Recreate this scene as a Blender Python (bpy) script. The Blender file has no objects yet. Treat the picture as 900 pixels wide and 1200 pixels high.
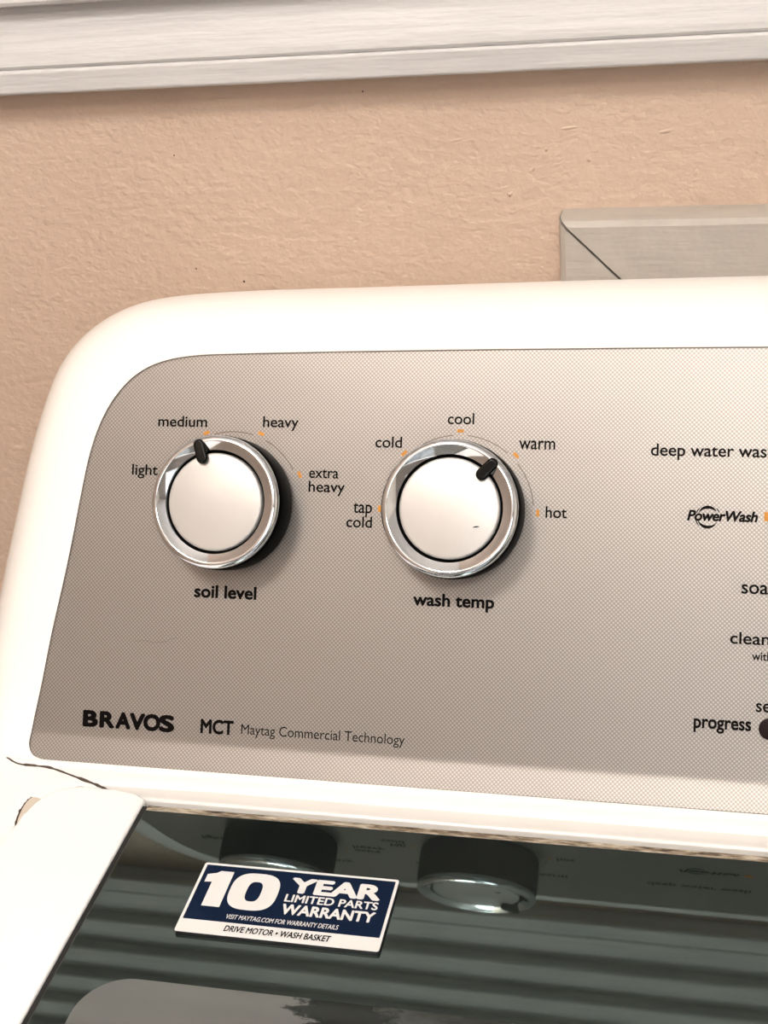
import bpy, bmesh, math, random
from mathutils import Matrix, Vector
random.seed(4)
scene = bpy.context.scene
COL = scene.collection
Z0 = 0.95                                   # height of the lid above the floor

# ------------------------------------------------------------------ camera
R = ((0.9731763974006968, 0.2141534255290084, -0.08405956148108633),
     (0.02777597835313514, -0.4720791201964739, -0.8811184933373316),
     (-0.22837730747324098, 0.8551488844690815, -0.46536457839263845))
cd = bpy.data.cameras.new('camera')
cd.sensor_fit = 'VERTICAL'; cd.sensor_height = 36.0; cd.lens = 47.4905
cd.clip_start = 0.01
cam = bpy.data.objects.new('camera', cd); COL.objects.link(cam)
m = Matrix.Identity(4)
for i in range(3):
    m[i][0] = R[0][i]; m[i][1] = -R[1][i]; m[i][2] = -R[2][i]
m[0][3], m[1][3], m[2][3] = 0.176775, -0.358141, 0.318118 + Z0
cam.matrix_world = m
scene.camera = cam

# ------------------------------------------------------------------ world, light, exposure
world = bpy.data.worlds.new('world'); scene.world = world; world.use_nodes = True
world.node_tree.nodes['Background'].inputs[0].default_value = (1.0, 0.97, 0.93, 1)
world.node_tree.nodes['Background'].inputs[1].default_value = 0.35
LAMPS = (((-0.22, -0.84, 2.36), 60.0), ((0.40, -1.48, 2.36), 36.0))     # the two ceiling lamps: place, brightness
WIN_POWER = 3.5                             # daylight through the window behind the viewer
def area(name, loc, target, sx, sy, power, col):
    l = bpy.data.lights.new(name, 'AREA'); l.shape = 'RECTANGLE'; l.size = sx; l.size_y = sy
    l.energy = power; l.color = col
    o = bpy.data.objects.new(name, l); COL.objects.link(o)
    d = Vector(target) - Vector(loc)
    o.matrix_world = Matrix.Translation(loc) @ d.to_track_quat('-Z', 'Y').to_matrix().to_4x4()
    return o
area('window_daylight', (0.75, -2.14, 1.75), (0.75, 0, 1.5), 1.0, 1.1, WIN_POWER, (0.93, 0.96, 1.0))
vs = scene.view_settings
vs.view_transform = 'Standard'; vs.look = 'None'; vs.gamma = 1.0; vs.use_curve_mapping = False
vs.exposure = 0.0

# ------------------------------------------------------------------ helpers
WORLD = {}
def tag(o, label=None, cat=None, group=None, kind=None):
    if label: o['label'] = label
    if cat: o['category'] = cat
    if group: o['group'] = group
    if kind: o['kind'] = kind
    return o
def place(o, mw, parent=None):
    WORLD[o.name] = mw
    if parent is not None:
        o.parent = parent
        o.matrix_parent_inverse = WORLD[parent.name].inverted()
    o.matrix_basis = mw
def mesh(name, verts, faces, mat, parent=None, mw=None, smooth=False, sharp=None):
    me = bpy.data.meshes.new(name)
    me.from_pydata([tuple(v) for v in verts], [], faces)
    bm = bmesh.new(); bm.from_mesh(me)
    bmesh.ops.recalc_face_normals(bm, faces=bm.faces)
    bm.to_mesh(me); bm.free()
    if smooth:
        me.polygons.foreach_set('use_smooth', [True] * len(me.polygons))
        if sharp is not None: me.set_sharp_from_angle(angle=math.radians(sharp))
    me.materials.append(mat)
    o = bpy.data.objects.new(name, me); COL.objects.link(o)
    place(o, mw or Matrix.Identity(4), parent)
    return o
def frombm(name, bm, mat, parent=None, mw=None, smooth=False, sharp=None, wn=False):
    bmesh.ops.recalc_face_normals(bm, faces=bm.faces)
    me = bpy.data.meshes.new(name); bm.to_mesh(me); bm.free()
    if smooth:
        me.polygons.foreach_set('use_smooth', [True] * len(me.polygons))
        if sharp is not None: me.set_sharp_from_angle(angle=math.radians(sharp))
    me.materials.append(mat)
    o = bpy.data.objects.new(name, me); COL.objects.link(o)
    place(o, mw or Matrix.Identity(4), parent)
    if wn:
        md = o.modifiers.new('weighted_normals', 'WEIGHTED_NORMAL'); md.keep_sharp = True; md.weight = 100
    return o
def empty(name, loc):
    o = bpy.data.objects.new(name, None); COL.objects.link(o)
    o.empty_display_size = 0.05
    place(o, Matrix.Translation(loc)); return o
def box_bm(x0, x1, y0, y1, z0, z1, bev=0.0, seg=3, bm=None):
    b = bmesh.new()
    r = bmesh.ops.create_cube(b, size=1.0)
    for v in b.verts:
        v.co = Vector((x0 + (v.co.x + .5) * (x1 - x0), y0 + (v.co.y + .5) * (y1 - y0), z0 + (v.co.z + .5) * (z1 - z0)))
    if bev: bmesh.ops.bevel(b, geom=list(b.edges), offset=bev, segments=seg, profile=0.5, affect='EDGES')
    return b
def box(name, x0, x1, y0, y1, z0, z1, mat, parent=None, bev=0.0, seg=3, mw=None):
    return frombm(name, box_bm(x0, x1, y0, y1, z0, z1, bev, seg), mat, parent, mw, smooth=bev > 0, sharp=60 if bev else None, wn=bev > 0)
def lathe(profile, n=96):
    v = []; f = []
    for (r, z) in profile:
        for k in range(n):
            a = 2 * math.pi * k / n; v.append((r * math.cos(a), r * math.sin(a), z))
    for i in range(len(profile) - 1):
        for k in range(n):
            k2 = (k + 1) % n
            f.append((i * n + k, i * n + k2, (i + 1) * n + k2, (i + 1) * n + k))
    return v, f
def catmull(pts, sub):
    out = []
    n = len(pts)
    for i in range(n - 1):
        p0 = pts[max(i - 1, 0)]; p1 = pts[i]; p2 = pts[i + 1]; p3 = pts[min(i + 2, n - 1)]
        for s in range(sub):
            t = s / sub
            out.append(tuple(0.5 * (2 * b + (c - a) * t + (2 * a - 5 * b + 4 * c - d) * t * t + (3 * b - a - 3 * c + d) * t ** 3)
                             for a, b, c, d in zip(p0, p1, p2, p3)))
    out.append(pts[-1])
    return out

# ------------------------------------------------------------------ materials
def mat(name, col, rough=0.5, metal=0.0, spec=0.5, coat=0.0, emit=None, es=0.0):
    m = bpy.data.materials.new(name); m.use_nodes = True
    b = m.node_tree.nodes['Principled BSDF']
    b.inputs['Base Color'].default_value = (*col, 1)
    b.inputs['Roughness'].default_value = rough
    b.inputs['Metallic'].default_value = metal
    b.inputs['Specular IOR Level'].default_value = spec
    b.inputs['Coat Weight'].default_value = coat
    if emit:
        b.inputs['Emission Color'].default_value = (*emit, 1); b.inputs['Emission Strength'].default_value = es
    return m
def nodes(m): return m.node_tree.nodes, m.node_tree.links, m.node_tree.nodes['Principled BSDF']
def noise(m, scale, detail=4, rough=0.55, sc=(1, 1, 1), loc=(0, 0, 0), dist=0.0):
    N, L, b = nodes(m)
    tc = N.new('ShaderNodeTexCoord'); mp = N.new('ShaderNodeMapping')
    mp.inputs['Scale'].default_value = sc; mp.inputs['Location'].default_value = loc
    t = N.new('ShaderNodeTexNoise'); t.inputs['Scale'].default_value = scale
    t.inputs['Detail'].default_value = detail; t.inputs['Roughness'].default_value = rough; t.inputs['Distortion'].default_value = dist
    L.new(tc.outputs['Object'], mp.inputs[0]); L.new(mp.outputs[0], t.inputs['Vector'])
    return t.outputs['Fac']
def ramp(m, fac, stops):
    N, L, b = nodes(m)
    r = N.new('ShaderNodeValToRGB')
    while len(r.color_ramp.elements) < len(stops): r.color_ramp.elements.new(0.5)
    for e, (p, c) in zip(r.color_ramp.elements, stops): e.position = p; e.color = (*c, 1)
    L.new(fac, r.inputs[0]); return r.outputs[0]
def bump(m, fac, strength, dist, prev=None):
    N, L, b = nodes(m)
    n = N.new('ShaderNodeBump'); n.inputs['Strength'].default_value = strength; n.inputs['Distance'].default_value = dist
    L.new(fac, n.inputs['Height'])
    if prev is not None: L.new(prev, n.inputs['Normal'])
    return n.outputs[0]
def mathn(m, op, a, b=None, c=None):
    N, L, _ = nodes(m)
    n = N.new('ShaderNodeMath'); n.operation = op
    for i, x in enumerate((a, b, c)):
        if x is None: continue
        if isinstance(x, (int, float)): n.inputs[i].default_value = x
        else: L.new(x, n.inputs[i])
    return n.outputs[0]

M = {}
# painted plaster wall
w = M['wall'] = mat('painted_wall', (0.62, 0.43, 0.31), 0.55)
N, L, b = nodes(w)
f1 = noise(w, 260, 3, 0.5, (1, 1, 1.25)); f2 = noise(w, 70, 4, 0.6, (0.6, 1, 1.3), dist=0.6); f3 = noise(w, 7, 3)
L.new(ramp(w, f3, [(0.3, (0.51, 0.38, 0.292)), (0.7, (0.555, 0.418, 0.325))]), b.inputs['Base Color'])
L.new(bump(w, f2, 0.2, 0.004, bump(w, f1, 0.7, 0.0013)), b.inputs['Normal'])
# painted siding
s = M['siding'] = mat('painted_siding', (0.70, 0.66, 0.64), 0.5)
N, L, b = nodes(s)
f1 = noise(s, 160, 5, 0.6, (0.05, 1, 1.6)); f2 = noise(s, 60, 4, 0.6, (0.25, 1, 1))
L.new(ramp(s, f1, [(0.3, (0.49, 0.475, 0.472)), (0.7, (0.58, 0.562, 0.555))]), b.inputs['Base Color'])
L.new(bump(s, f1, 0.35, 0.0015, bump(s, f2, 0.4, 0.003)), b.inputs['Normal'])
# wooden frame on the wall
t = M['frame'] = mat('painted_frame', (0.52, 0.46, 0.38), 0.5)
N, L, b = nodes(t)
f1 = noise(t, 200, 5, 0.6, (0.12, 1, 1)); f2 = noise(t, 60, 3, 0.6)
L.new(ramp(t, f2, [(0.3, (0.38, 0.345, 0.305)), (0.7, (0.43, 0.39, 0.345))]), b.inputs['Base Color'])
L.new(bump(t, f1, 0.4, 0.002, bump(t, f2, 0.3, 0.003)), b.inputs['Normal'])
M['white'] = mat('white_plastic', (0.89, 0.865, 0.825), 0.22, coat=0.3)
M['enamel'] = mat('white_enamel', (0.93, 0.93, 0.92), 0.18, coat=0.4)
M['skirt'] = mat('black_plastic', (0.003, 0.003, 0.003), 0.4, spec=0.008)
M['pointer'] = mat('glossy_black_plastic', (0.002, 0.002, 0.002), 0.15, spec=0.25)
M['print'] = mat('black_ink', (0.004, 0.003, 0.003), 0.6, spec=0.03)
M['line'] = mat('brown_ink_line', (0.10, 0.075, 0.06), 0.5)
M['orange'] = mat('orange_ink', (0.50, 0.21, 0.03), 0.5, spec=0.2)
M['button'] = mat('dark_brown_button', (0.018, 0.011, 0.012), 0.5, spec=0.05)
M['chrome'] = mat('chrome', (0.84, 0.88, 0.93), 0.06, 1.0)
c = M['cap'] = mat('satin_silver', (0.54, 0.52, 0.50), 0.36, 0.4)
M['gasket'] = mat('black_rubber', (0.006, 0.006, 0.006), 0.6)
M['edge'] = mat('black_edge', (0.01, 0.01, 0.012), 0.5)
M['navy'] = mat('navy_ink', (0.003, 0.010, 0.031), 0.45, spec=0.1)
M['label_white'] = mat('label_white', (0.74, 0.735, 0.72), 0.35)
# silver panel with halftone dots
p = M['panel'] = mat('silver_dotted_panel', (0.5, 0.46, 0.43), 0.36, 0.6, spec=0.05)
N, L, b = nodes(p)
b.inputs['Specular Tint'].default_value = (0.35, 0.34, 0.33, 1)
tc = N.new('ShaderNodeTexCoord'); sx = N.new('ShaderNodeSeparateXYZ'); L.new(tc.outputs['Object'], sx.inputs[0])
k = 2 * math.pi / 0.00155
d = mathn(p, 'MULTIPLY', mathn(p, 'COSINE', mathn(p, 'MULTIPLY', sx.outputs[0], k)), mathn(p, 'COSINE', mathn(p, 'MULTIPLY', sx.outputs[1], k)))
d = mathn(p, 'MULTIPLY_ADD', d, 0.5, 0.5)
L.new(ramp(p, d, [(0.42, (0.215, 0.196, 0.182)), (0.80, (0.37, 0.342, 0.318))]), b.inputs['Base Color'])
# dark lid glass
g = M['glass'] = mat('dark_tinted_glass', (0.010, 0.012, 0.011), 0.025, spec=0.5)
N, L, b = nodes(g)
b.inputs['IOR'].default_value = 2.05
b.inputs['Specular Tint'].default_value = (0.76, 1.0, 0.96, 1)
f = noise(g, 14, 5, 0.6, (1, 1, 1))
L.new(ramp(g, f, [(0.35, (0.008, 0.010, 0.009)), (0.75, (0.020, 0.023, 0.021))]), b.inputs['Base Color'])
# misted window of the lid: grey film with a wiped ragged patch
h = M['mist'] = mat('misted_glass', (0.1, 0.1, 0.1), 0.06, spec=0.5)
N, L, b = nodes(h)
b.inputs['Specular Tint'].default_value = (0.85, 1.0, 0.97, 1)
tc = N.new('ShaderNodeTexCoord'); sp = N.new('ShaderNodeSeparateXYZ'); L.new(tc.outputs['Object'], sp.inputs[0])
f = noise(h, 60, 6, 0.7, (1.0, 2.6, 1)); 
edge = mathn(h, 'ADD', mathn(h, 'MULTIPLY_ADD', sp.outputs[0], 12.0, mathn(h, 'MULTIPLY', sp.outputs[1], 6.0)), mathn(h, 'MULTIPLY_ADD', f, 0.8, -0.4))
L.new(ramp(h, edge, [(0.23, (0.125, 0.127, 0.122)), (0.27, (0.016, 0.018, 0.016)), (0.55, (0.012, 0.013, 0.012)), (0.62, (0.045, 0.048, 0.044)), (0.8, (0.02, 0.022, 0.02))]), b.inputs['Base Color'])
# grime
q = M['grime'] = mat('grimy_edge', (0.4, 0.35, 0.27), 0.8)
N, L, b = nodes(q)
f = noise(q, 90, 6, 0.7, (1, 6, 1))
L.new(ramp(q, f, [(0.36, (0.03, 0.02, 0.012)), (0.46, (0.20, 0.15, 0.10)), (0.62, (0.52, 0.46, 0.37))]), b.inputs['Base Color'])
M['seam'] = mat('dirty_seam', (0.07, 0.05, 0.035), 0.9)
M['hinge'] = mat('yellowed_plastic', (0.62, 0.55, 0.46), 0.5)
M['floor'] = mat('floor_tile', (0.13, 0.11, 0.10), 0.4)
M['ceiling'] = mat('ceiling_paint', (0.88, 0.87, 0.85), 0.8)
M['roomwall'] = mat('plain_wall_paint', (0.72, 0.67, 0.61), 0.7)
M['darkwall'] = mat('brown_wall_paint', (0.30, 0.27, 0.25), 0.7)
M['leftwall'] = mat('beige_wall_paint', (0.46, 0.36, 0.29), 0.7)
M['pane'] = mat('bright_window_pane', (0.8, 0.85, 0.9), 0.2, emit=(0.93, 0.96, 1.0), es=0.5)

# ------------------------------------------------------------------ room
XL_, XR_, YF_, YB_, ZC = -0.46, 2.0, -2.2, 0.19, 2.5
def struct(o): o['kind'] = 'structure'; return o
struct(box('floor', XL_, XR_, YF_, YB_, -0.05, 0.0, M['floor']))
struct(box('ceiling', XL_, XR_, YF_, YB_, ZC, ZC + 0.05, M['ceiling']))
wall = struct(box('wall_back', XL_, XR_, YB_, YB_ + 0.08, 0.0, ZC, M['wall']))
struct(box('wall_left', XL_ - 0.06, XL_, YF_, YB_, 0.0, ZC, M['leftwall']))
struct(box('wall_right', XR_, XR_ + 0.06, YF_, YB_, 0.0, ZC, M['roomwall']))
struct(box('wall_front', XL_, XR_, YF_ - 0.06, YF_, 0.0, ZC, M['darkwall']))
# lap boards above the plaster: a thin starter strip and tilted boards over it
zb = Z0 + 0.2207
bm = box_bm(XL_, XR_, 0.1785, YB_, zb, zb + 0.0102, 0.0016, 3)
frombm('starter_strip', bm, M['siding'], wall, smooth=True, sharp=60, wn=True)
pitch = 0.0250
def lap_profile():
    # cross-section (y, z), lower edge proud, upper edge tucked in
    return [(0.1905, -0.0008), (0.1810, -0.0008), (0.1796, -0.0002), (0.1790, 0.0010), (0.1794, 0.0030), (0.1812, 0.0070), (0.1832, 0.0115), (0.1846, 0.0160), (0.1854, 0.0205), (0.1856, pitch), (0.1905, pitch)]
prof = lap_profile()
bv = [(x, y, z) for x in (XL_, XR_) for (y, z) in prof]; n = len(prof)
bf = [(i, (i + 1) % n, n + (i + 1) % n, n + i) for i in range(n)] + [tuple(range(n)), tuple(range(2 * n - 1, n - 1, -1))]
z = zb + 0.0106; first = None; 
while z < ZC - pitch:
    if first is None:
        first = mesh('lap_board', bv, bf, M['siding'], wall, Matrix.Translation((0, 0, z)), smooth=True, sharp=35)
    else:
        o = first.copy(); COL.objects.link(o); place(o, Matrix.Translation((0, 0, z)), wall)
    z += pitch

# lumps of old paint and small dark nicks in the plaster
M['lump'] = mat('wall_paint_lump', (0.535, 0.40, 0.31), 0.55)
M['nick'] = mat('dark_nick', (0.05, 0.035, 0.025), 0.8)
def lump(x, z, rx, rz, h_, m_, name, tilt=0.0):
    v, f = lathe([(1.0, 0.0), (0.85, 0.35), (0.6, 0.7), (0.3, 0.93), (0.001, 1.0)], 14)
    mw = Matrix.Translation((x, YB_ + 0.0001, Z0 + z)) @ Matrix.Rotation(math.pi / 2, 4, 'X') @ Matrix.Rotation(tilt, 4, 'Z') @ Matrix.Diagonal((rx / 1000, rz / 1000, h_ / 1000, 1))
    mesh(name, v, f, m_, wall, mw, smooth=True)
for (x, z, rx, rz, h_, t_) in ((0.0968, 0.1705, 1.3, 1.0, 1.0, 0.2), (-0.0188, 0.1986, 0.9, 1.8, 0.6, 0.2), (0.1214, 0.1963, 4.0, 0.8, 0.6, 0.1), (0.129, 0.1835, 1.2, 1.0, 0.7, 0),
                               (-0.1537, 0.050, 3.0, 1.6, 0.6, 0.2), (0.1591, 0.1936, 3.0, 0.8, 0.7, 0.15), (0.106, 0.1800, 1.8, 0.9, 0.5, 0.6), (-0.027, 0.1975, 0.8, 0.6, 0.5, 0), (0.0755, 0.193, 3.5, 0.7, 0.45, 0.2), (0.112, 0.188, 1.0, 0.9, 0.6, 0)):
    lump(x, z, rx, rz, h_ * .8, M['lump'], 'paint_lump', t_)
for (x, z, r_) in ((-0.0473, 0.1909, 0.5), (-0.0452, 0.1405, 0.55), (-0.0236, 0.1343, 0.75), (0.0383, 0.214, 0.5), (0.0965, 0.1697, 0.7)):
    lump(x, z, r_, r_ * 1.3, 0.15, M['nick'], 'dark_nick', 0.4)

# mitred frame fixed to the wall behind the console
fx0, fz1, fw, fx1, fz0 = 0.1178, Z0 + 0.1638, 0.050, 0.62, Z0 - 0.20
yf = 0.1725
frame = empty('wall_frame', ((fx0 + fx1) / 2, YB_, fz0))
tag(frame, 'beige painted wooden frame with a mitred corner on the wall behind the console', 'frame')
ch = 0.0030                                  # chamfer to the wall
def rail_mesh(name, a, b_, inner_a, inner_b, nrm):
    # outer back edge a-b, front outer edge inset by the chamfer, front inner edge, back inner edge
    V = []
    def at(p, s, y): return (p[0] + s[0], y, p[1] + s[1])
    for (o_, i_) in ((a, inner_a), (b_, inner_b)):
        d = (i_[0] - o_[0], i_[1] - o_[1]); c_ = ch / fw
        V += [(o_[0], YB_ + 0.002, o_[1]), (o_[0], yf + 0.006, o_[1]), (o_[0] + d[0] * c_ * .3, yf + 0.0022, o_[1] + d[1] * c_ * .3), (o_[0] + d[0] * c_, yf, o_[1] + d[1] * c_), (i_[0], yf, i_[1]), (i_[0], YB_ + 0.002, i_[1])]
    n = 6
    F = [(i, (i + 1) % n, n + (i + 1) % n, n + i) for i in range(n)] + [tuple(range(n)), tuple(range(2 * n - 1, n - 1, -1))]
    return mesh(name, V, F, M['frame'], frame, smooth=True, sharp=30)
g_ = 0.0007                                  # open mitre joint
rail_mesh('top_rail', (fx0 + g_, fz1), (fx1 - g_, fz1), (fx0 + fw + g_, fz1 - fw), (fx1 - fw - g_, fz1 - fw), 0)
rail_mesh('stile', (fx0, fz0), (fx0, fz1 - g_), (fx0 + fw, fz0 + fw), (fx0 + fw, fz1 - fw - g_), 0)
rail_mesh('stile', (fx1, fz0), (fx1, fz1 - g_), (fx1 - fw, fz0 + fw), (fx1 - fw, fz1 - fw - g_), 0)

# ceiling lamp and window that light the room
for (lp, es_), which in zip(LAMPS, ('left', 'right')):
    lamp = empty('ceiling_lamp', (lp[0], lp[1], ZC))
    tag(lamp, 'round glowing dome lamp on the ceiling, the %s one of the two' % which, 'lamp', 'ceiling lamps')
    v, f = lathe([(0.0, 0.14), (0.10, 0.14), (0.11, 0.13), (0.11, 0.05), (0.0, 0.05)], 40)
    mesh('lamp_base', v, f, M['enamel'], lamp, Matrix.Translation(lp), smooth=True, sharp=40)
    ml = mat('lamp_glass', (0.9, 0.9, 0.9), 0.4, emit=(1.0, 0.955, 0.90), es=es_)
    v, f = lathe([(0.17 * math.cos(math.radians(a)), 0.10 * math.sin(math.radians(a)) + 0.06) for a in (35, 20, 0, -20, -40, -60, -75, -88)], 40)
    mesh('diffuser', v, f, ml, lamp, Matrix.Translation(lp), smooth=True)
win = struct(box('window_1', 0.25, 1.25, -2.2, -2.17, 1.2, 2.3, M['pane']))
for (x0, x1, z0, z1) in ((0.19, 0.25, 1.14, 2.36), (1.25, 1.31, 1.14, 2.36), (0.25, 1.25, 2.3, 2.36), (0.25, 1.25, 1.14, 1.2), (0.735, 0.765, 1.2, 2.3)):
    box('window_frame', x0, x1, -2.2, -2.15, z0, z1, M['enamel'], win, 0.004)

# ------------------------------------------------------------------ washing machine
UC = 255.0                                   # centre line of the console in mm
TH = 0.5429084658
PX = Vector((1, 0, 0)); PV = Vector((0, math.sin(TH), math.cos(TH))); PN = Vector((0, -math.cos(TH), math.sin(TH)))
K0 = Vector((0, 0.076669, 0.0828546 + Z0))
PF = Matrix.Identity(4)
for i in range(3):
    PF[i][0] = PX[i]; PF[i][1] = PV[i]; PF[i][2] = PN[i]; PF[i][3] = K0[i]
def pn(v):                                   # the panel's foot sweeps gently forward (mm)
    d = -91.0 - v                            # flat, a short soft bend, then a straight flared foot
    if d <= 0: return 0.0
    return 0.034 * d * d if d < 2.5 else 0.034 * 6.25 + 0.17 * (d - 2.5)
washer = empty('washing_machine', (UC / 1000, -0.2, 0))
tag(washer, 'white top-loading washing machine with silver dotted control panel and dark glass lid', 'washing machine')

pairs = [((255, -102.5), (255, -109.5)), ((150, -102.5), (140, -109.5)), ((40, -102.5), (20, -109.5)), ((-30, -102.5), (-52, -109.5)),
         ((-60, -102.5), (-84, -109.5)), ((-69, -102.5), (-95, -109.5)), ((-73, -102.4), (-104, -109)), ((-77.0, -101.0), (-112, -107)), ((-79.0, -97.8), (-116.5, -102)),
         ((-79.1, -94.5), (-116.8, -97)), ((-77.6, -85), (-114.6, -85)), ((-75.4, -72.8), (-112.3, -72)), ((-72.1, -52.4), (-109, -52)), ((-66.9, -25.1), (-104.5, -25)), ((-61.9, 6), (-99.0, 6)),
         ((-59.3, 19.6), (-96.2, 20)), ((-55.6, 31.0), (-91.6, 38)), ((-50.0, 41.2), (-85, 56)), ((-41.6, 50), (-74.1, 69.9)), ((-31.1, 55.2), (-57.5, 80.2)),
         ((-16.9, 57.7), (-37.1, 85.3)), ((7.6, 58.6), (-0.4, 87.6)), ((60, 59.6), (52.6, 88.6)), ((120, 60.4), (118, 90.0)), ((198, 61.1), (198, 91.2)), ((255, 61.3), (255, 91.6))]
half = catmull([(a[0], a[1], c[0], c[1]) for a, c in pairs], 6)
full = half + [(2 * UC - q[0], q[1], 2 * UC - q[2], q[3]) for q in reversed(half[1:-1])]
NR = len(full)
# control panel: triangulated sheet bounded by the inner outline with an inner grid of rows
def panel():
    bm = bmesh.new()
    vals = [-98.0, -95.0, -93.5, -93.0, -92.5, -92.0, -91.5, -91.0]
    # clip outline to horizontal bands so that the foot sweep is followed
    ring = [bm.verts.new((q[0] / 1000, q[1] / 1000, 0)) for q in full]
    f = bm.faces.new(ring)
    for vv in vals:
        bmesh.ops.bisect_plane(bm, geom=list(bm.verts) + list(bm.edges) + list(bm.faces), plane_co=(0, vv / 1000, 0), plane_no=(0, 1, 0))
    for v in bm.verts: v.co.z = (pn(v.co.y * 1000) + 0.15) / 1000
    return bm
bmp = panel()
bmp.normal_update()
ctrl = frombm('control_panel', bmp, M['panel'], washer, PF, smooth=True, sharp=30)
tag(ctrl, 'silver grey panel with a fine dot pattern and black printing')
# console shell: bezel rolling back from the panel, then running back to the wall side
prof = [(0.0, -0.6), (0.0, 0.25), (0.012, 0.42), (0.03, 0.45)] + [(l, 0.45 - 20.4 * l ** 3.1) for l in (0.1, 0.2, 0.3, 0.4, 0.5, 0.6, 0.68, 0.76, 0.83, 0.89, 0.94, 0.975, 0.995, 1.0)]
V = []; F = []
for (l, nn) in prof:
    for q in full:
        u = q[0] + (q[2] - q[0]) * l; v = q[1] + (q[3] - q[1]) * l
        V.append(PF @ Vector((u / 1000, v / 1000, (nn + pn(q[1]) * (1 - l * .4)) / 1000)))
base = len(prof) * NR
for (yy, s) in ((0.5, 1.0), (1.0, 0.985)):
    for q in full:
        P = PF @ Vector((q[2] / 1000, q[3] / 1000, -0.020))
        cx = UC / 1000
        V.append(Vector((cx + (P.x - cx) * s, P.y + (0.174 - P.y) * yy, P.z - 0.026 * yy)))
for i in range(len(prof) + 1):
    for k_ in range(NR):
        k2 = (k_ + 1) % NR
        F.append((i * NR + k_, i * NR + k2, (i + 1) * NR + k2, (i + 1) * NR + k_))
F.append(tuple((len(prof) + 1) * NR + k_ for k_ in range(NR)))
shell = mesh('console_shell', V, F, M['white'], washer, smooth=True, sharp=50)
shell['label'] = 'white rounded console shell'
# hairline around the panel
V = []; F = []
for off in (0.0, 0.35):
    for q in full:
        dx, dy = q[2] - q[0], q[3] - q[1]; dl = math.hypot(dx, dy)
        V.append(((q[0] + dx / dl * off - dx / dl * .15) / 1000, (q[1] + dy / dl * off - dy / dl * .15) / 1000, (pn(q[1]) + 0.50) / 1000))
for k_ in range(NR):
    F.append((k_, (k_ + 1) % NR, NR + (k_ + 1) % NR, NR + k_))
mesh('panel_outline', V, F, M['line'], washer, PF)

# ledge between console and lid
def ledge():
    prof = [(0.0265, -0.0120), (0.0205, -0.0064), (0.0190, -0.0069), (0.0120, -0.0064), (0.0078, -0.0056), (0.0066, -0.0053), (0.0058, -0.0058), (0.0056, -0.0068), (0.0058, -0.018)]
    V = []; F = []
    ends = (-0.070, -0.066, -0.0640, -0.0450, -0.0330, -0.0305, -0.0285, -0.0275, -0.0275)
    for (y, z), e in zip(prof, ends):
        V += [(e, y, z + Z0), (2 * UC / 1000 - e, y, z + Z0)]
    for i in range(len(prof) - 1): F.append((2 * i, 2 * i + 1, 2 * i + 3, 2 * i + 2))
    return V, F
V, F = ledge()
mesh('console_ledge', V, F, M['white'], washer, smooth=True, sharp=60)

# top deck with a soft channel round the lid
LX0, LX1, LYB, LYF = -0.0628, 2 * UC / 1000 + 0.0628, 0.0037, -0.455
def lid_dist(x, y):
    # signed distance to the rounded lid outline
    r = 0.026
    cx, cy = (LX0 + LX1) / 2, (LYB + LYF) / 2
    qx = abs(x - cx) - (LX1 - LX0) / 2 + r; qy = abs(y - cy) - (LYB - LYF) / 2 + r
    return math.hypot(max(qx, 0), max(qy, 0)) + min(max(qx, qy), 0) - r
def deck_z(x, y):
    d = lid_dist(x, y)
    ex = min(x - (-0.126), 2 * UC / 1000 + 0.126 - x); ey = y - (-0.52)
    e = min(ex, ey)
    rim = -0.012 * max(0, 1 - e / 0.012) ** 2
    ch_ = -0.0075 * math.exp(-(max(d, 0) / 0.0075) ** 2)
    return -0.0052 + ch_ + rim
def deck():
    xs = [-0.126 + 0.002 * i for i in range(40)]
    xs += [0.0 + 0.04 * i for i in range(13)]
    xs += [2 * UC / 1000 - x for x in reversed(xs[:40])]
    xs = sorted(set(round(x, 5) for x in xs))
    ys = [-0.52 + 0.004 * i for i in range(20)] + [-0.43 + 0.02 * i for i in range(19)] + [-0.06 + 0.002 * i for i in range(50)] + [0.06, 0.1, 0.14, 0.17]
    ys = sorted(set(round(y, 5) for y in ys))
    V = [(x, y, deck_z(x, y) + Z0) for y in ys for x in xs]
    n = len(xs); F = []
    for j in range(len(ys) - 1):
        for i in range(n - 1):
            F.append((j * n + i, j * n + i + 1, (j + 1) * n + i + 1, (j + 1) * n + i))
    return V, F
V, F = deck()
mesh('top_deck', V, F, M['enamel'], washer, smooth=True)
box('cabinet', -0.120, 2 * UC / 1000 + 0.120, -0.514, 0.168, 0.02, Z0 - 0.025, M['enamel'], washer, 0.008)
for fx in (-0.09, 2 * UC / 1000 + 0.09):
    for fy in (-0.47, 0.12):
        v, f = lathe([(0.0, 0.0), (0.022, 0.0), (0.022, 0.012), (0.010, 0.014), (0.010, 0.03), (0.0, 0.03)], 20)
        mesh('foot', v, f, M['skirt'], washer, Matrix.Translation((fx, fy, 0)), smooth=True, sharp=40)

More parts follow.
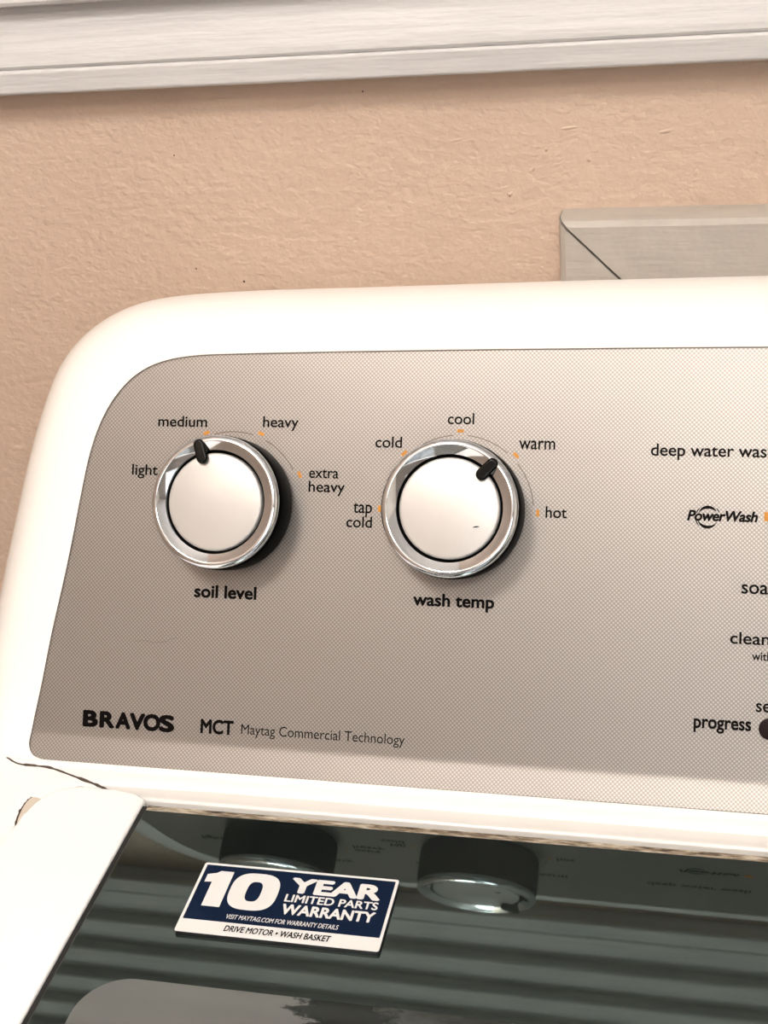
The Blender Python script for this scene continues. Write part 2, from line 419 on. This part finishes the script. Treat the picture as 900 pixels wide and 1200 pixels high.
# dirty seam line where the console meets the deck
def tube(pts, r, n=6):
    V = []; F = []
    for i, p in enumerate(pts):
        a = Vector(pts[max(i - 1, 0)]); b2 = Vector(pts[min(i + 1, len(pts) - 1)]); t_ = (b2 - a).normalized()
        s = t_.cross(Vector((0, 0, 1))).normalized(); u = s.cross(t_)
        rr = r[i] if isinstance(r, (list, tuple)) else r
        for k_ in range(n):
            an = 2 * math.pi * k_ / n; V.append(Vector(p) + s * math.cos(an) * rr + u * math.sin(an) * rr)
    for i in range(len(pts) - 1):
        for k_ in range(n):
            F.append((i * n + k_, i * n + (k_ + 1) % n, (i + 1) * n + (k_ + 1) % n, (i + 1) * n + k_))
    return V, F
sp = catmull([(-0.112, 0.034), (-0.0935, 0.0255), (-0.0832, 0.0199), (-0.075, 0.0192), (-0.068, 0.0186), (-0.057, 0.0150), (-0.0449, 0.0108), (-0.036, 0.0065)], 6)
V, F = tube([(x, y, Z0 - 0.0051) for x, y in sp], [0.00035 + 0.0004 * random.random() ** 3 for _ in sp])
mesh('dirty_seam', V, F, M['seam'], washer, smooth=True)
# yellowed hinge cover at the lid's rear corner
hp = catmull([(-0.0645, -0.018), (-0.0668, -0.014), (-0.0682, -0.008), (-0.0685, -0.0028), (-0.0676, 0.0003), (-0.0655, 0.0005), (-0.0615, -0.001)], 5)
V = []; F = []
for (x, y) in hp: V += [(x, y, Z0 - 0.0065), (x + 0.0004, y, Z0 - 0.0045)]
cen = len(V); V.append((-0.060, -0.008, Z0 - 0.0042))
for i in range(len(hp) - 1):
    F += [(2 * i, 2 * i + 2, 2 * i + 3, 2 * i + 1), (2 * i + 1, 2 * i + 3, cen)]
hc = mesh('hinge_cover', V, F, M['hinge'], washer, smooth=True, sharp=30)
V, F = tube([(x - 0.0003, y, Z0 - 0.0052) for x, y in hp], [0.0003 + 0.0005 * random.random() ** 2 for _ in hp])
mesh('dirt_line', V, F, M['seam'], hc, smooth=True)

# ------------------------------------------------------------------ lid
def rounded_rail():
    # left rail outline (x, y), back corner rounded
    ol = catmull([(-0.0634, LYF), (-0.0634, -0.30), (-0.0634, -0.12), (-0.0632, -0.050), (-0.0630, -0.030), (-0.0627, -0.0160), (-0.0608, -0.0062), (-0.0550, 0.0008), (-0.0470, 0.0034), (-0.0400, 0.0037), (-0.0300, 0.0020), (-0.0215, 0.0004)], 5)
    return ol + [(-0.0201, -0.0006), (-0.0199, -0.002), (-0.0199, LYF)]
def prism(outline, z0, z1, bev, mat_, name, parent, flip=False):
    bm = bmesh.new()
    vs_ = [bm.verts.new((x, y, z1)) for x, y in outline]
    f = bm.faces.new(vs_)
    r = bmesh.ops.extrude_face_region(bm, geom=[f])
    for v in [e for e in r['geom'] if isinstance(e, bmesh.types.BMVert)]: v.co.z = z0
    if bev:
        te = [e for e in bm.edges if all(abs(v.co.z - z1) < 1e-7 for v in e.verts)]
        bmesh.ops.bevel(bm, geom=te, offset=bev, segments=4, profile=0.5, affect='EDGES')
    return frombm(name, bm, mat_, parent, smooth=True, sharp=60, wn=True)
ol = rounded_rail()
glass = box('lid', -0.0180, 2 * UC / 1000 + 0.0180, LYF + 0.02, -0.0060, Z0 - 0.006, Z0, M['glass'], washer, 0.0006, 2)
tag(glass, 'dark tinted glass lid')
prism(ol, Z0 - 0.012, Z0 + 0.0004, 0.0012, M['enamel'], 'side_rail', glass)
prism([(2 * UC / 1000 - x, y) for x, y in reversed(ol)], Z0 - 0.012, Z0 + 0.0004, 0.0012, M['enamel'], 'side_rail', glass)
box('front_rail', -0.0199, 2 * UC / 1000 + 0.0199, LYF, LYF + 0.02, Z0 - 0.012, Z0 + 0.0004, M['enamel'], glass, 0.001)
for s_ in (0, 1):
    x0, x1 = (-0.0199, -0.0180) if s_ == 0 else (2 * UC / 1000 + 0.0180, 2 * UC / 1000 + 0.0199)
    box('gasket', x0, x1, LYF + 0.02, -0.0035, Z0 - 0.010, Z0 - 0.0008, M['gasket'], glass)
box('rear_strip', -0.0180, 2 * UC / 1000 + 0.0180, -0.0060, -0.0028, Z0 - 0.011, Z0 - 0.0009, M['grime'], glass)
box('gap_liner', -0.030, 2 * UC / 1000 + 0.030, -0.0028, 0.0060, Z0 - 0.016, Z0 - 0.0095, M['gasket'], glass)
# misted inner window
def rrect(x0, x1, y0, y1, r, n=10):
    o = []
    for (cx, cy, a0) in ((x1 - r, y1 - r, 0), (x0 + r, y1 - r, 90), (x0 + r, y0 + r, 180), (x1 - r, y0 + r, 270)):
        for i in range(n + 1):
            a = math.radians(a0 + 90 * i / n); o.append((cx + r * math.cos(a), cy + r * math.sin(a)))
    return o
o_ = rrect(-0.006, 2 * UC / 1000 + 0.006, -0.40, -0.083, 0.016)
mesh('misted_window', [(x, y, Z0 + 0.00006) for x, y in o_], [tuple(range(len(o_)))], M['mist'], glass)

# ------------------------------------------------------------------ lettering
def text_mesh(s, weight, shear=0.0, spacing=1.0):
    c = bpy.data.curves.new('lettering', 'FONT')
    c.body = s; c.size = 1.0; c.shear = shear; c.space_character = spacing; c.resolution_u = 4
    o = bpy.data.objects.new('lettering', c); COL.objects.link(o)
    dg = bpy.context.evaluated_depsgraph_get()
    me = bpy.data.meshes.new_from_object(o.evaluated_get(dg))
    bpy.data.objects.remove(o); bpy.data.curves.remove(c)
    if weight > 0:                               # bolder: the outline overstruck in a small circle
        V = [v.co.copy() for v in me.vertices]; F = [tuple(p_.vertices) for p_ in me.polygons]
        V2 = []; F2 = []
        for k_ in range(8):
            a = math.pi * (k_ + .5) / 4; d = Vector((math.cos(a) * weight * 1.08, math.sin(a) * weight * 1.08, k_ * 0.012)); n_ = len(V2)
            V2 += [v + d for v in V]; F2 += [tuple(i + n_ for i in f) for f in F]
        bpy.data.meshes.remove(me); me = bpy.data.meshes.new('lettering'); me.from_pydata(V2, [], F2)
    return me
REF = {}
def ref_height(ch_, weight):
    if (ch_, weight) not in REF:
        me = text_mesh(ch_, weight); REF[(ch_, weight)] = max(v.co.y for v in me.vertices) - weight; bpy.data.meshes.remove(me)
    return REF[(ch_, weight)]
def letter(s, u0, u1, v, hgt, ref, frame, mat_, parent, weight=0.0, shear=0.0, spacing=1.0, n=0.3, name='lettering', v1=None, full_text=None):
    # u0..u1 is the width of s; full_text may run on beyond it
    me = text_mesh(s, weight, shear, spacing)
    xs = [q.co.x for q in me.vertices]; x0, x1 = min(xs), max(xs)
    if full_text:
        bpy.data.meshes.remove(me); me = text_mesh(full_text, weight, shear, spacing)
    kx = (u1 - u0) / (x1 - x0); ky = hgt / ref_height(ref, weight)
    for q in me.vertices:
        y = (q.co.y - weight) * ky if weight > 0 else q.co.y * ky
        zz = (pn(v + y) + 0.15 + n if parent is ctrl else n) + q.co.z
        q.co = Vector(((u0 + (q.co.x - x0) * kx) / 1000, (v + y) / 1000, zz / 1000))
    me.materials.clear(); me.materials.append(mat_)
    o = bpy.data.objects.new(name, me); COL.objects.link(o); place(o, frame, parent)
    return o
def P(s, u0, u1, v, hgt, ref, weight, **k_): return letter(s, u0, u1, v, hgt, ref, PF, M['print'], ctrl, weight, n=0.08, **k_)
LT, BD = 0.011, 0.030
P('medium', -31.4, -11.1, 30.0, 4.1, 'd', LT)
P('heavy', 11.7, 26.0, 30.3, 4.1, 'h', LT)
P('light', -41.5, -30.7, 10.8, 4.1, 'l', LT)
P('extra', 31.0, 42.6, 11.1, 3.3, 't', LT)
P('heavy', 31.0, 45.3, 5.8, 4.1, 'h', LT)
P('soil level', -13.3, 12.0, -35.9, 4.6, 'l', BD)
P('cool', 83.9, 93.9, 32.4, 4.1, 'l', LT)
P('cold', 56.5, 66.8, 23.2, 4.1, 'l', LT)
P('warm', 110.9, 124.2, 23.5, 3.1, 'x', LT)
P('hot', 121.5, 129.3, -1.5, 4.1, 'h', LT)
P('tap', 48.9, 56.2, -1.7, 3.1, 'x', LT)
P('cold', 46.4, 56.4, -7.2, 4.1, 'l', LT)
P('wash temp', 73.3, 103.8, -35.3, 4.4, 'h', BD)
P('deep water was', 158.6, 198.8, 22.0, 4.3, 'd', 0.014, full_text='deep water wash')
P('PowerWash', 172.0, 196.4, -0.8, 3.5, 'P', 0.034, shear=0.22, spacing=0.95)
P('soa', 191.4, 200.5, -26.2, 3.1, 'x', 0.014, full_text='soak')
P('clean', 188.0, 201.5, -44.0, 4.1, 'l', 0.014)
P('with', 195.6, 202.3, -49.5, 2.9, 'h', 0.014)
P('se', 197.4, 202.4, -67.4, 2.9, 'x', 0.014, full_text='sensing')
P('progress', 176.3, 196.0, -74.1, 3.0, 'x', 0.026)
for ch_, a, b2 in (('B', -57.4, -50.9), ('R', -50.3, -43.9), ('A', -43.5, -37.2), ('V', -37.7, -31.2), ('O', -31.9, -24.8), ('S', -25.4, -19.0)):
    P(ch_, a, b2, -88.0, 5.7, 'B', 0.050)
P('MCT', -8.3, 5.1, -87.8, 5.0, 'M', 0.034)
P('Maytag Commercial Technology', 8.2, 72.1, -87.5, 3.7, 'M', 0.0)

def arc_strip(cu, cv, r0, r1, a0, a1, n=40, w=None):
    V = []; F = []
    for i in range(n + 1):
        t_ = i / n; a = math.radians(a0 + (a1 - a0) * t_)
        ra, rb = (r0, r1) if w is None else ((r0 + r1) / 2 - w(t_), (r0 + r1) / 2 + w(t_))
        for r in (ra, rb):
            u, v = cu + r * math.cos(a), cv + r * math.sin(a)
            V.append((u / 1000, v / 1000, (pn(v) + 0.23) / 1000))
    for i in range(n): F.append((2 * i, 2 * i + 1, 2 * i + 3, 2 * i + 2))
    return V, F
def knob_print(cu, ticks):
    for a, b2 in zip(ticks, ticks[1:]):
        V, F = arc_strip(cu, 0, 28.05, 28.4, a + 5.5, b2 - 5.5, 24)
        mesh('printed_arc', V, F, M['line'], ctrl, PF)
    for a in ticks:
        V, F = arc_strip(cu, 0, 29.2, 30.4, a - 2.4, a + 2.4, 4)
        o = mesh('orange_tick', V, F, M['orange'], ctrl, PF)
knob_print(0, (24, 68, 112, 160))
knob_print(88.85, (0, 45, 90, 135, 180))
# swirl round the wash logo
for a0, a1, rr in ((35, 158, 3.5), (200, 330, 3.6)):
    V, F = arc_strip(179.2, 0.3, rr, rr, a0, a1, 30, w=lambda t_: 0.08 + 0.48 * math.sin(math.pi * min(1, t_ * 1.05)))
    mesh('logo_swirl', V, F, M['print'], ctrl, PF)
for a0, a1, rr in ((22, 50, 4.3), (185, 230, 4.3), (130, 165, 4.2)):
    V, F = arc_strip(179.2, 0.3, rr, rr, a0, a1, 16, w=lambda t_: 0.03 + 0.16 * math.sin(math.pi * t_))
    mesh('logo_swirl', V, F, M['print'], ctrl, PF)
box('indicator_mark', 0.1985, 0.2015, -0.0006, 0.0026, 0.00015, 0.0003, M['orange'], ctrl, mw=PF)
v, f = lathe([(0.0, 0.9), (3.2, 0.9), (3.6, 0.75), (3.8, 0.3), (3.8, 0.0)], 40)
mesh('push_button', [(a / 1000, b2 / 1000, c_ / 1000) for a, b2, c_ in v], f, M['button'], ctrl, PF @ Matrix.Translation((0.2023, -0.0733, 0.0003)), smooth=True, sharp=40)

# ------------------------------------------------------------------ knobs
def knob(cu, ang, s, label):
    mw = PF @ Matrix.Translation((cu / 1000, 0, 0.0001)) @ Matrix.Scale(s / 1000, 4)
    v, f = lathe([(0, 15), (18.0, 15), (19.4, 16.0), (23, 16.6), (24.6, 16.4), (25.15, 15.8), (25.4, 14.5), (25.5, 10), (25.4, 2.5), (25.0, 1.2), (24.4, 0.6), (24.2, 0.0)], 128)
    k_ = mesh('control_knob', v, f, M['skirt'], washer, mw, smooth=True, sharp=45)
    k_['label'] = label
    v, f = lathe([(24.7, 16.2), (25.0, 17.0), (25.05, 17.7), (24.95, 18.2), (24.7, 18.65), (24.3, 19.0), (23.8, 19.28), (23.3, 19.45), (22.9, 19.5), (22.65, 19.42), (22.5, 19.3), (19.5, 17.9), (19.3, 16.6), (19.3, 15.6)], 128)
    mesh('chrome_ring', v, f, M['chrome'], k_, mw, smooth=True, sharp=25)
    v, f = lathe([(18.35, 15.4), (18.35, 17.2), (18.25, 17.6), (17.9, 17.95), (17.4, 18.05), (0.001, 18.1)], 128)
    mesh('knob_cap', v, f, M['cap'], k_, mw, smooth=True, sharp=35)
    # pointer: domed pill
    bm = bmesh.new()
    o_ = []
    for i in range(25):
        a = math.radians(-90 + 180 * i / 24); o_.append((22.2 + 2.15 * math.cos(a), 2.15 * math.sin(a)))
    for i in range(25):
        a = math.radians(90 + 180 * i / 24); o_.append((17.0 + 2.25 * math.cos(a), 2.25 * math.sin(a)))
    vs_ = [bm.verts.new((x, y, 16.2)) for x, y in o_]; fc = bm.faces.new(vs_)
    r = bmesh.ops.extrude_face_region(bm, geom=[fc])
    tv = [e for e in r['geom'] if isinstance(e, bmesh.types.BMVert)]
    for q in tv: q.co.z = 20.3
    te = [e for e in bm.edges if all(abs(q.co.z - 20.3) < 1e-6 for q in e.verts)]
    bmesh.ops.bevel(bm, geom=te, offset=1.0, segments=5, profile=0.5, affect='EDGES')
    frombm('pointer', bm, M['pointer'], k_, mw @ Matrix.Rotation(math.radians(ang), 4, 'Z'), smooth=True, sharp=60, wn=True)
    return k_
knob(0.0, 107.5, 1.0, 'soil level knob, pointer towards medium')
k2 = knob(88.85, 46.5, 1.0, 'wash temp knob, pointer towards warm')
V, F = tube([(9.0, -6.6, 18.12), (10.2, -6.3, 18.12), (11.2, -6.2, 18.12)], [0.12, 0.25, 0.12])
mesh('scuff_mark', V, F, M['print'], k2, PF @ Matrix.Translation((0.08885, 0, 0.0001)) @ Matrix.Scale(0.001, 4))
V, F = tube([(x / 1000, y / 1000, 0.00016) for x, y in ((-37, -54.5), (-33, -54), (-29, -54.6), (-25, -54.2), (-22.5, -53.0), (-19.5, -52.3))], 0.00007)
mesh('scratch', V, F, M['line'], ctrl, PF)
knob(UC, 60, 1.28, 'large dial in the middle of the console')

# ------------------------------------------------------------------ warranty label on the lid glass
SX0, SX1, SY0, SY1 = 14.7, 82.8, -63.2, -31.4
lab = empty('warranty_label', ((SX0 + SX1) / 2000, (SY0 + SY1) / 2000, Z0))
tag(lab, 'navy and white rectangular ten year warranty label lying on the dark glass lid', 'label')
zl = 1.5
def slab(name, x0, x1, y0, y1, r, z0, z1, mat_):
    o_ = rrect(x0, x1, y0, y1, r, 5); bm = bmesh.new()
    vs_ = [bm.verts.new((x / 1000, y / 1000, z1 / 1000)) for x, y in o_]; fc = bm.faces.new(vs_)
    rr = bmesh.ops.extrude_face_region(bm, geom=[fc])
    for e in rr['geom']:
        if isinstance(e, bmesh.types.BMVert): e.co.z = z0 / 1000
    return frombm(name, bm, mat_, lab, Matrix.Translation((0, 0, Z0)))
slab('backing', SX0, SX1, SY0, SY1, 0.9, 0.1, zl - 0.1, M['edge'])
slab('face', SX0, SX1, SY0, SY1, 0.9, zl - 0.1, zl, M['label_white'])
slab('navy_field', SX0 + 1.0, SX1 - 1.0, -57.5, SY1 - 1.0, 0.3, zl - 0.02, zl + 0.03, M['navy'])
LF = Matrix.Translation((0, 0, Z0))
def S(s, x0, x1, y, h_, m_, weight, **k_): return letter(s, x0, x1, y, h_, 'H', LF, M[m_], lab, weight, n=zl + 0.07, **k_)
def flat(name, V, F, mat_, label):
    o = mesh(name, [(x / 1000, y / 1000, (zl + 0.07) / 1000) for x, y in V], F, mat_, lab, LF); o['label'] = label
one = [(19.9, -51.3), (26.2, -51.3), (26.2, -34.9), (21.6, -34.9), (20.4, -36.0), (17.3, -36.9), (17.3, -40.5), (19.9, -40.2)]
flat('lettering', one, [tuple(range(len(one)))], M['label_white'], 'printed digit one')
V = []; F = []; n_ = 64
for (rx, ry, e_) in ((8.35, 8.45, 2.9), (2.55, 4.5, 2.9)):
    for i in range(n_):
        a = 2 * math.pi * i / n_; ca, sa = math.cos(a), math.sin(a)
        V.append((35.6 + rx * math.copysign(abs(ca) ** (2 / e_), ca), -43.0 + ry * math.copysign(abs(sa) ** (2 / e_), sa)))
for i in range(n_): F.append((i, (i + 1) % n_, n_ + (i + 1) % n_, n_ + i))
flat('lettering', V, F, M['label_white'], 'printed digit zero')
S('YEAR', 47.0, 78.3, -41.0, 6.2, 'label_white', 0.048)
S('LIMITED PARTS', 46.9, 78.4, -45.8, 3.2, 'label_white', 0.024)
S('WARRANTY', 47.1, 78.4, -51.2, 4.2, 'label_white', 0.036)
S('VISIT MAYTAG.COM FOR WARRANTY DETAILS', 29.9, 67.7, -55.9, 1.9, 'label_white', 0.012, shear=0.12)
S('DRIVE MOTOR \u2022 WASH BASKET', 30.9, 66.5, -61.2, 2.4, 'print', 0.024, shear=0.15)
